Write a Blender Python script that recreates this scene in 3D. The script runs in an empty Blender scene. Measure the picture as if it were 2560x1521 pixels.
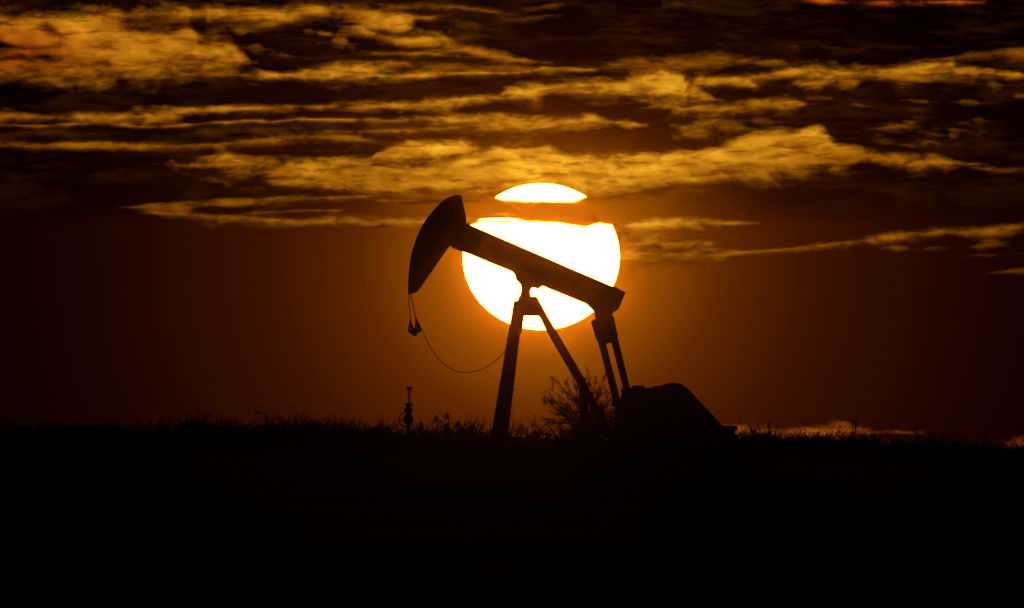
import bpy, bmesh, math, random
import numpy as np
from mathutils import Vector, Matrix

# ------------------------------------------------------------------ scene, camera, light
scn = bpy.context.scene
col = scn.collection
R_ = math.radians
CAM_Z = 1.7
PITCH = 0.5067                      # degrees above the horizontal
LENS = 600.0
FPX = LENS / 36.0 * 2560            # focal length in photograph pixels
K = math.degrees(1 / FPX)           # degrees per photograph pixel

cam_d = bpy.data.cameras.new('camera')
cam = bpy.data.objects.new('camera', cam_d)
col.objects.link(cam)
cam.location = (0, 0, CAM_Z)
cam.rotation_euler = (R_(90 + PITCH), 0, 0)
cam_d.lens = LENS
cam_d.sensor_width = 36
cam_d.clip_start = 0.5
cam_d.clip_end = 100000
scn.camera = cam

SUN_PX = (1353, 642)
SUN_AZ = (SUN_PX[0] - 1280) * K
SUN_EL = PITCH - (SUN_PX[1] - 760.5) * K

world = bpy.data.worlds.new('World')
scn.world = world
world.use_nodes = True
wn = world.node_tree
st = wn.nodes.new('ShaderNodeTexSky')
st.sky_type = 'NISHITA'
st.sun_disc = False
st.sun_elevation = R_(SUN_EL)
st.sun_rotation = R_(SUN_AZ)
wn.links.new(st.outputs[0], wn.nodes['Background'].inputs[0])
wn.nodes['Background'].inputs[1].default_value = 0.0005     # dusk, exposed for the sun's disc

SUN_RAD = (180.0, 31.0, 1.7)         # radiance of the reddened disc
sl = bpy.data.lights.new('sun_light', 'SUN')
sl.energy = 0.001
sl.angle = R_(0.53)
sl.color = (1.0, 0.35, 0.06)
slo = bpy.data.objects.new('sun_light', sl)
col.objects.link(slo)
slo.rotation_euler = Vector((-math.sin(R_(SUN_AZ)), -math.cos(R_(SUN_AZ)), -math.tan(R_(SUN_EL)))).to_track_quat('-Z', 'Y').to_euler()
slo.location = (20, 300, 60)

scn.view_settings.view_transform = 'Standard'
scn.view_settings.look = 'None'
scn.view_settings.exposure = 0
scn.view_settings.gamma = 1
scn.render.engine = 'CYCLES'
scn.cycles.use_denoising = True
scn.cycles.filter_width = 1.5
scn.cycles.volume_bounces = 0
scn.cycles.max_bounces = 6
scn.cycles.transparent_max_bounces = 16
scn.cycles.sample_clamp_indirect = 2

HAZE_DENSITY = 0.85e-5
HAZE_G = 0.999

# ------------------------------------------------------------------ helpers
def P(px, py, Y):
    """the point at distance Y seen at photograph pixel (px, py)"""
    x = (px - 1280) / FPX
    z = -(py - 760.5) / FPX
    c, s = math.cos(R_(PITCH)), math.sin(R_(PITCH))
    d = Vector((x, c - z * s, s + z * c))
    return Vector((0, 0, CAM_Z)) + d * (Y / d.y)

def tag(o, label=None, cat=None, group=None, kind=None):
    if label: o['label'] = label
    if cat: o['category'] = cat
    if group: o['group'] = group
    if kind: o['kind'] = kind
    return o

def empty(name, loc):
    o = bpy.data.objects.new(name, None)
    o.empty_display_size = 0.3
    o.location = loc
    col.objects.link(o)
    return o

class MB:
    def __init__(self): self.v, self.f = [], []
    def add(self, vs, fs):
        b = len(self.v)
        self.v += [tuple(v) for v in vs]
        self.f += [tuple(i + b for i in f) for f in fs]
    def prism(self, pts, Y0, Y1):
        """photograph outline, extruded through its depth"""
        a = [P(x, y, (Y0 + Y1) / 2) for x, y in pts]
        n = len(a)
        vs = [(p.x, Y0, p.z) for p in a] + [(p.x, Y1, p.z) for p in a]
        fs = [tuple(range(n)), tuple(range(2 * n - 1, n - 1, -1))]
        fs += [(i, i + n, (i + 1) % n + n, (i + 1) % n) for i in range(n)]
        self.add(vs, fs)
        return self
    def box(self, c, s):
        x, y, z = c; a, b, d = s[0] / 2, s[1] / 2, s[2] / 2
        vs = [(x + i * a, y + j * b, z + k * d) for i in (-1, 1) for j in (-1, 1) for k in (-1, 1)]
        self.add(vs, [(0, 1, 3, 2), (4, 6, 7, 5), (0, 4, 5, 1), (2, 3, 7, 6), (0, 2, 6, 4), (1, 5, 7, 3)])
        return self
    def tube(self, pts, r, n=8, caps=True):
        pts = [Vector(p) for p in pts]
        rs = r if isinstance(r, (list, tuple)) else [r] * len(pts)
        vs, fs = [], []
        m = len(pts)
        for i, p in enumerate(pts):
            t = (pts[min(i + 1, m - 1)] - pts[max(i - 1, 0)])
            if t.length < 1e-9: t = Vector((0, 0, 1))
            t.normalize()
            u = t.cross(Vector((0, 1, 0)))
            if u.length < 1e-3: u = t.cross(Vector((1, 0, 0)))
            u.normalize(); w = t.cross(u)
            for k in range(n):
                a = 2 * math.pi * k / n
                vs.append(p + (u * math.cos(a) + w * math.sin(a)) * rs[i])
        for i in range(m - 1):
            for k in range(n):
                fs.append((i * n + k, i * n + (k + 1) % n, (i + 1) * n + (k + 1) % n, (i + 1) * n + k))
        if caps:
            fs.append(tuple(range(n - 1, -1, -1)))
            fs.append(tuple(range((m - 1) * n, m * n)))
        self.add(vs, fs)
        return self
    def lathe(self, c, prof, n=20):
        """profile of (radius, height) turned about a vertical axis at c"""
        vs, fs = [], []
        for r, h in prof:
            for k in range(n):
                a = 2 * math.pi * k / n
                vs.append((c[0] + r * math.cos(a), c[1] + r * math.sin(a), c[2] + h))
        m = len(prof)
        for i in range(m - 1):
            for k in range(n):
                fs.append((i * n + k, i * n + (k + 1) % n, (i + 1) * n + (k + 1) % n, (i + 1) * n + k))
        fs.append(tuple(range(n - 1, -1, -1)))
        fs.append(tuple(range((m - 1) * n, m * n)))
        self.add(vs, fs)
        return self
    def disc(self, c, r, Y0, Y1, n=28):
        """a drum lying across the view, axis along y"""
        vs = [(c[0] + r * math.cos(2 * math.pi * k / n), y, c[2] + r * math.sin(2 * math.pi * k / n)) for y in (Y0, Y1) for k in range(n)]
        fs = [tuple(range(n)), tuple(range(2 * n - 1, n - 1, -1))]
        fs += [(k, k + n, (k + 1) % n + n, (k + 1) % n) for k in range(n)]
        self.add(vs, fs)
        return self
    def torus(self, c, R, r, n=40, m=8):
        vs, fs = [], []
        for i in range(n):
            a = 2 * math.pi * i / n
            for j in range(m):
                b = 2 * math.pi * j / m
                q = R + r * math.cos(b)
                vs.append((c[0] + q * math.cos(a), c[1] + r * math.sin(b), c[2] + q * math.sin(a)))
        for i in range(n):
            for j in range(m):
                fs.append((i * m + j, ((i + 1) % n) * m + j, ((i + 1) % n) * m + (j + 1) % m, i * m + (j + 1) % m))
        self.add(vs, fs)
        return self
    def build(self, name, mat, parent=None, bevel=0, smooth=False):
        me = bpy.data.meshes.new(name)
        org = parent.location if parent and parent.type == 'EMPTY' else (
            parent.parent.location if parent and parent.parent else (0, 0, 0))
        ox, oy, oz = org
        me.from_pydata([(x - ox, y - oy, z - oz) for x, y, z in self.v], [], self.f)
        bm = bmesh.new(); bm.from_mesh(me)
        bmesh.ops.recalc_face_normals(bm, faces=bm.faces)
        bm.to_mesh(me); bm.free()
        if smooth: me.polygons.foreach_set('use_smooth', [True] * len(me.polygons))
        me.materials.append(mat)
        o = bpy.data.objects.new(name, me)
        col.objects.link(o)
        if parent: o.parent = parent
        if bevel:
            b = o.modifiers.new('bevel', 'BEVEL'); b.width = bevel; b.segments = 2; b.limit_method = 'ANGLE'
        return o

class NT:
    """small node-writing helper"""
    def __init__(self, tree): self.t = tree
    def n(self, typ, **kw):
        nd = self.t.nodes.new(typ)
        for k, v in kw.items(): setattr(nd, k, v)
        return nd
    def put(self, sock, v):
        if isinstance(v, bpy.types.NodeSocket): self.t.links.new(v, sock)
        elif v is not None: sock.default_value = v
    def m(self, op, a, b=None, c=None, clamp=False):
        nd = self.n('ShaderNodeMath', operation=op, use_clamp=clamp)
        for i, v in enumerate((a, b, c)):
            if v is not None: self.put(nd.inputs[i], v)
        return nd.outputs[0]
    def comb(self, x, y, z=0.0):
        nd = self.n('ShaderNodeCombineXYZ')
        for i, v in enumerate((x, y, z)): self.put(nd.inputs[i], v)
        return nd.outputs[0]
    def noise(self, vec, scale, detail=5, rough=0.55, dist=0.0, lac=2.0):
        nd = self.n('ShaderNodeTexNoise')
        self.put(nd.inputs['Vector'], vec)
        nd.inputs['Scale'].default_value = scale
        nd.inputs['Detail'].default_value = detail
        nd.inputs['Roughness'].default_value = rough
        nd.inputs['Lacunarity'].default_value = lac
        nd.inputs['Distortion'].default_value = dist
        return nd.outputs[0]
    def sstep(self, v, a, b):
        nd = self.n('ShaderNodeMapRange', interpolation_type='SMOOTHSTEP')
        self.put(nd.inputs[0], v)
        nd.inputs[1].default_value = a; nd.inputs[2].default_value = b
        return nd.outputs[0]
    def lin(self, v, a, b, c, d):
        nd = self.n('ShaderNodeMapRange')
        self.put(nd.inputs[0], v)
        for i, q in enumerate((a, b, c, d)): nd.inputs[i + 1].default_value = q
        return nd.outputs[0]
    def ramp(self, v, stops, interp='LINEAR'):
        nd = self.n('ShaderNodeValToRGB')
        cr = nd.color_ramp; cr.interpolation = interp
        for i, (p, c) in enumerate(stops):
            e = cr.elements[i] if i < 2 else cr.elements.new(p)
            e.position = p; e.color = (*c, 1)
        self.put(nd.inputs[0], v)
        return nd.outputs[0]

def new_mat(name):
    m = bpy.data.materials.new(name); m.use_nodes = True
    m.node_tree.nodes.clear()
    h = NT(m.node_tree)
    out = h.n('ShaderNodeOutputMaterial')
    return m, h, out

def surface(name, c0, c1, scale=6, rough=0.6, metal=0.0, translucent=0.0, bump=0.2):
    m, h, out = new_mat(name)
    tc = h.n('ShaderNodeTexCoord').outputs['Object']
    n1 = h.noise(tc, scale, 6, 0.6)
    c = h.ramp(n1, [(0.3, c0), (0.7, c1)])
    b = h.n('ShaderNodeBsdfPrincipled')
    h.put(b.inputs['Base Color'], c)
    b.inputs['Roughness'].default_value = rough
    b.inputs['Metallic'].default_value = metal
    b.inputs['Specular IOR Level'].default_value = 0.3
    if bump:
        bp = h.n('ShaderNodeBump'); bp.inputs['Strength'].default_value = bump; bp.inputs['Distance'].default_value = 0.02
        h.put(bp.inputs['Height'], h.noise(tc, scale * 6, 4))
        h.put(b.inputs['Normal'], bp.outputs[0])
    sh = b.outputs[0]
    if translucent:
        t = h.n('ShaderNodeBsdfTranslucent'); h.put(t.inputs[0], c)
        mx = h.n('ShaderNodeMixShader'); mx.inputs[0].default_value = translucent
        h.put(mx.inputs[1], sh); h.put(mx.inputs[2], t.outputs[0]); sh = mx.outputs[0]
    h.put(out.inputs[0], sh)
    return m

M = {
    'steel': surface('weathered_steel', (0.05, 0.045, 0.04), (0.12, 0.09, 0.07), 3, 0.75, 0.0),
    'dark_steel': surface('oily_steel', (0.03, 0.03, 0.03), (0.07, 0.055, 0.045), 5, 0.65, 0.0),
    'cable': surface('steel_cable', (0.04, 0.03, 0.025), (0.08, 0.06, 0.05), 20, 0.8, 0.0, bump=0),
    'soil': surface('dry_soil', (0.06, 0.04, 0.025), (0.12, 0.085, 0.055), 0.4, 0.95, 0.0),
    'grass': surface('dry_grass', (0.07, 0.06, 0.03), (0.16, 0.12, 0.06), 2, 0.8, 0, 0.35, 0),
    'leaf': surface('bush_leaf', (0.04, 0.05, 0.02), (0.1, 0.08, 0.035), 4, 0.7, 0, 0.35, 0),
    'bark': surface('bush_bark', (0.05, 0.035, 0.025), (0.11, 0.08, 0.055), 8, 0.9),
    'rock': surface('field_rock', (0.12, 0.1, 0.08), (0.25, 0.21, 0.17), 4, 0.9),
}
# ------------------------------------------------------------------ sky
# every band of cloud: x, top, bottom along its length (photograph pixels, turned into directions), softness, brightness
BANDS = [
 # top left mass
 ([(-80,36,190),(0,36,186),(90,36,196),(180,34,203),(252,22,206),(360,16,205),(432,20,203),(470,26,190),(500,90,178),(540,96,172),(576,92,166),(600,128,164),(630,155,160)], 12, .78),
 ([(380,16,60),(450,20,66),(522,13,70),(560,14,68),(641,11,62),(684,18,62),(745,16,55),(811,12,44),(900,18,66),(922,20,78),(960,24,98),(995,26,110),(1040,34,52),(1090,40,50)], 10, .80),
 ([(960,12,30),(1060,9,27),(1142,13,24),(1180,18,30),(1232,24,36),(1265,34,44)], 12, .42),
 ([(1240,40,54),(1304,44,56),(1350,40,50),(1370,38,44)], 12, .25),
 ([(1330,20,28),(1391,8,20),(1420,8,14)], 12, .22),
 ([(1160,30,100),(1190,40,104),(1215,60,96)], 20, .16),
 ([(880,60,84),(940,78,100),(1000,90,118),(1060,84,128),(1113,96,140),(1189,120,146),(1260,134,158),(1320,148,160),(1345,156,158)], 10, .74),
 ([(640,170,196),(700,182,196),(800,172,206),(860,160,206),(908,156,204),(980,146,180),(1016,150,172),(1045,170,180)], 8, .84),
 ([(920,128,140),(980,130,144),(1060,128,142),(1120,132,146),(1180,140,150)], 8, .7),
 ([(1020,150,188),(1120,150,190),(1220,158,188),(1322,168,186),(1400,172,190)], 16, .34),
 ([(430,174,200),(520,176,198),(640,180,198)], 9, .45),
 ([(840,190,208),(879,190,206),(926,182,196),(1000,184,204),(1052,182,200),(1142,179,190),(1304,178,188),(1358,165,180),(1412,168,180),(1500,172,182)], 6, .80),
 # second row
 ([(-80,280,308),(0,281,308),(140,287,306),(288,286,311),(340,278,312),(378,274,312),(430,272,306),(468,270,286),(540,268,281),(630,263,281),(720,262,276),(800,264,275),(897,256,278),(995,256,275),(1040,254,276),(1081,248,288),(1110,246,286),(1160,238,260),(1250,236,253),(1262,219,250),(1300,214,252),(1340,208,257),(1385,206,236),(1430,200,248),(1520,192,250),(1610,184,250),(1700,180,258),(1740,206,254),(1790,250,254)], 8, .86),
 ([(1640,170,190),(1700,190,232),(1768,192,222),(1840,190,216),(1898,178,216),(1966,171,196),(2038,160,200),(2090,164,208),(2128,167,214),(2164,172,198),(2218,168,198),(2254,164,216),(2316,160,210),(2345,160,198),(2380,157,199),(2435,168,198),(2489,176,196),(2560,186,197),(2640,190,198)], 8, .88),
 ([(1990,198,212),(2010,198,226),(2045,196,228),(2070,200,210)], 8, .75),
 ([(1480,160,176),(1600,148,184),(1700,142,184),(1800,140,182),(1900,142,176),(1950,150,172),(1975,160,166)], 18, .36),
 ([(2340,148,152),(2400,138,152),(2450,130,150),(2500,124,151),(2560,116,154),(2640,108,154)], 7, .42),
 ([(2020,-4,5),(2060,-4,9),(2110,3,13),(2160,6,15),(2240,2,14),(2300,3,14),(2380,2,13),(2440,5,10)], 6, .9, 1.0),
 ([(1690,0,16),(1740,4,20)], 12, .25),
 # third row, thin lines
 ([(-80,308,318),(0,309,318),(90,313,321),(180,307,314),(270,305,312),(310,306,320),(342,313,324),(432,312,321),(540,304,311),(630,299,307),(684,304,311),(739,295,304),(900,297,307),(926,294,307),(962,299,309),(1052,291,314),(1160,290,324),(1215,284,330),(1250,280,332),(1304,293,336),(1376,296,336),(1440,292,330),(1485,286,322),(1520,300,318),(1575,298,321),(1600,312,316)], 6, .78),
 ([(-80,358,376),(0,360,375),(90,357,375),(252,356,372),(360,358,376),(450,360,376),(540,356,370),(684,340,366),(793,328,364),(865,330,364),(908,340,364),(960,352,364),(985,358,361)], 8, .62),
 ([(780,326,334),(900,324,336),(980,322,336),(1060,318,334),(1160,312,330)], 8, .5),
 ([(450,318,352),(700,312,342),(900,306,330),(1050,308,326)], 18, .13),
 ([(0,318,352),(120,322,350),(300,330,345)], 16, .10),
 # middle row, right
 ([(1690,266,288),(1768,255,289),(1822,262,287),(1894,248,280),(1973,246,282),(2024,261,263)], 7, .68),
 ([(1610,268,280),(1650,258,276),(1668,266,272)], 8, .3),
 ([(1712,318,340),(1760,300,346),(1800,300,347),(1840,308,344),(1868,322,332)], 10, .66),
 # the great bank over the sun
 ([(408,409,411),(428,397,417),(451,408,426),(509,398,431),(574,380,440),(606,388,443),(642,398,446),(671,398,456),(696,398,465),(768,397,469),(840,395,474),(876,396,479),(930,398,486),(985,402,487),(1057,402,487),(1120,390,488),(1200,388,489),(1300,392,490),(1400,400,492),(1470,400,494),(1586,402,495),(1702,386,476),(1795,372,462),(1864,360,452),(1940,356,452),(2004,352,450),(2050,356,436),(2110,366,428),(2160,376,412),(2218,385,428),(2272,391,431),(2326,393,428),(2380,400,419),(2445,410,413)], 7, .94),
 ([(925,396,400),(949,379,402),(969,362,404),(985,357,405),(1038,346,406),(1093,350,408),(1157,350,408),(1200,360,412),(1240,356,420),(1304,358,420),(1369,360,420),(1412,381,430),(1503,393,430),(1539,381,430),(1621,377,430),(1645,387,430),(1700,370,430),(1786,363,430),(1840,340,420),(1876,327,410),(1948,323,400),(1984,326,400),(2038,320,400),(2063,327,400),(2085,360,396),(2128,372,392)], 7, 1.0),
 ([(2440,418,424),(2490,422,434),(2560,418,433),(2640,414,430)], 7, .5),
 # below the bank, left
 ([(305,519,521),(390,510,528),(451,508,546),(480,506,534),(516,503,522),(606,501,522),(650,494,516),(696,487,512),(768,489,506),(840,490,501),(930,486,495),(945,490,492)], 6, .60),
 ([(380,528,534),(451,529,549),(516,533,557),(606,536,557),(696,546,564),(768,547,568),(840,543,570),(949,540,570),(1060,544,570),(1160,546,566),(1240,550,560)], 7, .64),
 ([(600,530,540),(660,527,541),(730,525,534),(800,524,530),(830,526,528)], 6, .5),
 ([(930,498,510),(1010,497,508),(1100,498,507),(1200,500,506)], 8, .36),
 # right of the sun
 ([(1500,546,662),(1600,556,658),(1720,592,652),(1800,618,646),(1860,628,638)], 16, .40),
 ([(1500,552,580),(1539,552,586),(1632,550,583),(1725,545,580),(1790,549,574),(1841,554,564),(1880,557,560)], 8, .80),
 ([(1500,590,625),(1540,600,622),(1640,602,622),(1771,604,617),(1800,608,611)], 8, .78),
 ([(1500,636,656),(1562,622,656),(1640,624,652),(1720,626,652),(1809,632,648),(1841,628,638),(1980,620,630),(2097,603,619),(2236,584,606),(2375,573,595),(2480,564,590),(2560,557,584),(2640,548,578)], 8, .72),
 ([(2212,618,624),(2240,613,631),(2278,620,630)], 8, .40),
 ([(2300,620,628),(2340,612,630),(2380,618,628)], 8, .42),
 ([(2415,618,622),(2450,609,622),(2510,604,616)], 8, .34),
 ([(2440,638,641),(2500,634,642),(2640,628,640)], 7, .42),
 ([(2480,682,685),(2530,674,685),(2640,668,684)], 8, .36),
 # low bank on the horizon
 ([(1780,1053,1110),(1805,1056,1110),(1842,1063,1110),(1905,1067,1110),(1955,1077,1110),(1998,1070,1110),(2030,1074,1110),(2052,1068,1110),(2077,1060,1110),(2095,1056,1110),(2117,1061,1110),(2148,1070,1108),(2180,1077,1088),(2217,1076,1086),(2250,1078,1086),(2275,1081,1084)], 6, .72, .75),
 ([(2500,1100,1140),(2535,1096,1140),(2640,1092,1140)], 8, .7, .9),
 ([(1110,1090,1140),(1165,1074,1140),(1240,1076,1140),(1330,1082,1140),(1440,1084,1140),(1600,1090,1140)], 9, .42, .7),
]
HOLES = [
 ([(290,62,66),(320,42,82),(380,40,90),(440,48,84),(478,54,64)], 14, 1.5),
 ([(95,62,72),(118,58,88),(140,72,92),(158,88,98)], 9, 1.6),
 ([(-80,104,126),(0,103,124),(32,112,120),(48,116,118)], 8, 2.0),
 ([(60,120,124),(110,114,124),(150,104,120),(165,112,116)], 7, 1.3),
 ([(-80,144,152),(0,145,152),(60,140,148),(150,146,152)], 8, 1.2),
 ([(505,520,524),(540,519,532),(580,522,533),(612,526,529)], 6, 1.8),
 ([(1040,412,416),(1120,416,424),(1180,420,424)], 8, .9),
 ([(1370,430,436),(1480,440,448),(1560,440,446)], 8, .9),
 ([(870,418,424),(960,424,440),(1060,432,446),(1150,436,444)], 12, .8),
 ([(2130,412,424),(2170,404,432),(2225,420,432)], 10, 1.2),
 ([(1380,240,262),(1440,248,262)], 8, .8),
]
rng = np.random.RandomState(7)
def puff_outline(x, y, w, hh):
    o = []
    for k in range(9):
        f = -1 + k / 4; e = math.sqrt(max(0, 1 - f * f)) * hh
        o.append((x + f * w, y - e * rng.uniform(.6, 1.2) + f * 2, y + e * rng.uniform(.5, 1.1) + f * 2 + .5))
    return o
for i in range(46):                     # ragged small puffs low on the right of the upper sky
    x = 2200 + 260 * rng.rand(); y = 292 + 75 * rng.rand()
    w = 10 + 22 * rng.rand(); hh = 3 + 6 * rng.rand()
    BANDS.append((puff_outline(x, y, w, hh), 6, .10 + .30 * rng.rand() ** 2))
for x, y, w, hh, b in [(598,78,20,9,.5),(770,78,14,6,.3),(812,86,22,7,.4),(850,108,24,14,.3),(876,122,14,8,.3),(640,122,22,10,.2),(2300,254,28,5,.3),(2290,274,26,5,.25),(2145,263,20,5,.35),(2050,247,40,6,.2),
                       (2420,258,30,7,.2),(2488,213,26,10,.5),(2550,242,22,8,.4),(2030,345,40,6,.15),(1905,303,30,10,.25),(1740,340,40,8,.4),(1690,346,14,8,.3),(1985,117,16,7,.1),(2060,118,14,6,.14),(660,474,30,8,.3),(700,140,30,6,.15),(2480,606,30,7,.3)]:
    BANDS.append((puff_outline(x, y, w, hh), 7, b))

def sky_field(px, py):
    """cloud cover (softness units, > 0 inside) and brightness at photograph directions px, py (arrays)"""
    S = np.full(px.shape, -3.0)
    num = np.zeros(px.shape); red = np.zeros(px.shape); den = np.full(px.shape, 1e-6)
    for pts, soft, b, *rd in BANDS:
        a = np.array(pts, float)
        x0, x1 = a[0, 0] - 40, a[-1, 0] + 40
        msk = (px > x0) & (px < x1) & (py > a[:, 1].min() - 70) & (py < a[:, 2].max() + 70)
        if not msk.any(): continue
        X, Y = px[msk], py[msk]
        gx_ = np.arange(x0 - 60, x1 + 60, 2.0)                     # outlines without corners
        kk = np.exp(-np.linspace(-2.2, 2.2, 17 if x1 - x0 > 200 else 7) ** 2); kk /= kk.sum()
        sm = lambda v: np.convolve(np.pad(v, len(kk) // 2, mode='edge'), kk, 'valid')
        t = np.interp(X, gx_, sm(np.interp(gx_, a[:, 0], a[:, 1]))); bt = np.interp(X, gx_, sm(np.interp(gx_, a[:, 0], a[:, 2])))
        th = bt - t
        st_, sb_ = np.clip(th * .32, 3.0, soft * 1.25), np.clip(th * .44, 3.5, soft * 2.4)
        s = np.minimum((Y - t) / st_, (bt - Y) / sb_)
        s = np.minimum(s, (np.minimum(X - a[0, 0], a[-1, 0] - X) * 0.30 + 2) / soft)
        S[msk] = np.maximum(S[msk], np.clip(s, -3, 3))
        w = np.exp(np.clip(s * 2.2, -6, 3.0))
        v = np.clip((Y - t) / np.maximum(th, 4), 0, 1)
        num[msk] += w * b * (1.14 - .36 * v); den[msk] += w; red[msk] += w * (rd[0] if rd else 0)
    B = num / den
    for pts, soft, d in HOLES:
        a = np.array(pts, float)
        msk = (px > a[0, 0] - 40) & (px < a[-1, 0] + 40) & (py > a[:, 1].min() - 60) & (py < a[:, 2].max() + 60)
        if not msk.any(): continue
        X, Y = px[msk], py[msk]
        s = np.minimum(Y - np.interp(X, a[:, 0], a[:, 1]), np.interp(X, a[:, 0], a[:, 2]) - Y)
        s = np.minimum(s, np.minimum(X - a[0, 0], a[-1, 0] - X) * 0.35 + 2) / soft
        k = 1 / (1 + np.exp(-np.clip(s * 2.0, -20, 20)))
        S[msk] -= k * d * 1.8
        B[msk] *= 1 - 0.35 * k * min(d, 1.5)
    R = red / den + 0.8 * np.exp(-(np.maximum(px - 40, 0) / 190) ** 2 - ((py - 130) / 60) ** 2)
    return S, B, R

def srgb(c): return tuple((v / 255 / 12.92) if v <= 10 else ((v / 255 + .055) / 1.055) ** 2.4 for v in c)

# node group: the light of the sky in a direction, glow round the sun plus banks of cloud
grp = bpy.data.node_groups.new('evening_sky', 'ShaderNodeTree')
grp.interface.new_socket('Vector', in_out='INPUT', socket_type='NodeSocketVector')
grp.interface.new_socket('Color', in_out='OUTPUT', socket_type='NodeSocketColor')
g = NT(grp)
gi = g.n('NodeGroupInput'); go = g.n('NodeGroupOutput')
nrm = g.n('ShaderNodeVectorMath', operation='NORMALIZE'); g.put(nrm.inputs[0], gi.outputs[0])
sp = g.n('ShaderNodeSeparateXYZ'); g.put(sp.inputs[0], nrm.outputs[0])
yy = g.m('MAXIMUM', sp.outputs[1], 0.05)
az = g.m('MULTIPLY', g.m('DIVIDE', sp.outputs[0], yy), 57.29578)
el = g.m('MULTIPLY', g.m('DIVIDE', sp.outputs[2], yy), 57.29578)
dx = g.m('SUBTRACT', az, SUN_AZ); dy = g.m('SUBTRACT', el, SUN_EL)
up0 = g.m('MAXIMUM', dy, 0.0); up2 = g.m('MULTIPLY', up0, g.m('ADD', g.m('MULTIPLY', up0, 1.25 / (1000 * K)), 1.0)); up = g.m('MULTIPLY', up0, 1.30); dn = g.m('MULTIPLY', g.m('MINIMUM', dy, 0.0), 1.08)
dy2 = g.m('ADD', up, dn)
r = g.m('SQRT', g.m('ADD', g.m('MULTIPLY', dx, dx), g.m('MULTIPLY', dy2, dy2)))
r2 = g.m('SQRT', g.m('ADD', g.m('MULTIPLY', dx, dx), g.m('POWER', g.m('ADD', up2, dn), 2.0)))
rp2 = g.m('DIVIDE', r2, 1500 * K)
rp = g.m('DIVIDE', r, 1500 * K)                                  # 1 = 1500 photograph pixels
glow_stops = [(0, (168,90,0)), (190, (172,92,0)), (230, (156,81,0)), (270, (140,71,0)), (350, (117,56,0)), (400, (103,46,0)), (450, (90,36,0)), (550, (76,28,0)), (650, (62,20,0)),
              (750, (53,15,0)), (850, (45,11,0)), (1000, (35,6,0)), (1150, (27,3,0)), (1300, (20,1,0)), (1480, (12,0,0))]
glow = g.ramp(rp2, [(p / 1500, srgb(c)) for p, c in glow_stops])
prox = g.ramp(rp, [(0, (.90,)*3), (.14, (.88,)*3), (.25, (.64,)*3), (.4, (.48,)*3), (.6, (.43,)*3), (.8, (.39,)*3), (1, (.35,)*3)])
prox = g.m('MULTIPLY', prox, g.lin(dy, 200 * K, 450 * K, 0.88, 1.28))
# a dark bank of thick cloud fills the sky above the level of the sun, away from its glow
bank = g.m('SUBTRACT', 1.0, g.m('MULTIPLY', g.m('MULTIPLY', g.sstep(dy, 55 * K, 150 * K), g.sstep(r2, 280 * K, 640 * K)), 0.55))
gb_ = g.n('ShaderNodeVectorMath', operation='SCALE'); g.put(gb_.inputs[0], glow); g.put(gb_.inputs['Scale'], bank); glow = gb_.outputs[0]
at_s = g.n('ShaderNodeAttribute', attribute_name='cover').outputs['Fac']
at_r = g.n('ShaderNodeAttribute', attribute_name='red').outputs['Fac']
at_b = g.n('ShaderNodeAttribute', attribute_name='light').outputs['Fac']
# wind-drawn coordinates
w1 = g.noise(g.comb(g.m('MULTIPLY', az, 2.0), g.m('MULTIPLY', el, 5.0), 3.7), 2.0, 3, 0.5)
w2 = g.noise(g.comb(g.m('MULTIPLY', az, 2.0), g.m('MULTIPLY', el, 5.0), 9.1), 2.0, 3, 0.5)
wa = g.m('ADD', az, g.m('MULTIPLY', g.m('SUBTRACT', w1, .5), .16))
we = g.m('ADD', el, g.m('MULTIPLY', g.m('SUBTRACT', w2, .5), .05))
edge = g.noise(g.comb(wa, g.m('MULTIPLY', we, 2.1)), 9, 4.5, 0.58)
puff = g.noise(g.comb(wa, g.m('MULTIPLY', we, 1.4), 4.0), 26, 3, 0.55)
streak = g.noise(g.comb(wa, g.m('MULTIPLY', we, 5.0), 8.0), 5.5, 3.6, 0.54)
broad = g.noise(g.comb(wa, g.m('MULTIPLY', we, 2.4), 2.0), 4.5, 3, 0.5)
wisp = g.noise(g.comb(wa, g.m('MULTIPLY', we, 4.2), 14.0), 9, 3.2, 0.55)
s2 = g.m('ADD', at_s, g.m('MULTIPLY', g.m('SUBTRACT', edge, .5), 3.4))
s2 = g.m('ADD', s2, g.m('MULTIPLY', g.m('SUBTRACT', puff, .5), 1.7))
s2 = g.m('ADD', s2, g.m('MULTIPLY', g.m('SUBTRACT', streak, .5), 2.6))
alpha = g.sstep(s2, -1.25, 1.45)
thick = g.sstep(s2, -0.5, 2.7)
# relief: the same billows looked up a little lower, so that their crests catch the light
def billow(off):
    return g.noise(g.comb(g.m('ADD', wa, off * .4), g.m('ADD', g.m('MULTIPLY', we, 1.7), off), 6.0), 15, 3.6, 0.52)
rel = g.m('SUBTRACT', billow(0.0), billow(0.032))
tex = g.m('ADD', g.m('MULTIPLY', g.m('SUBTRACT', streak, .5), 0.95), g.m('MULTIPLY', rel, 0.80))
tex = g.m('ADD', tex, g.m('MULTIPLY', g.m('SUBTRACT', broad, .5), 1.9))
tex = g.m('ADD', g.m('ADD', tex, 0.38), g.m('MULTIPLY', thick, 0.70))
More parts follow.
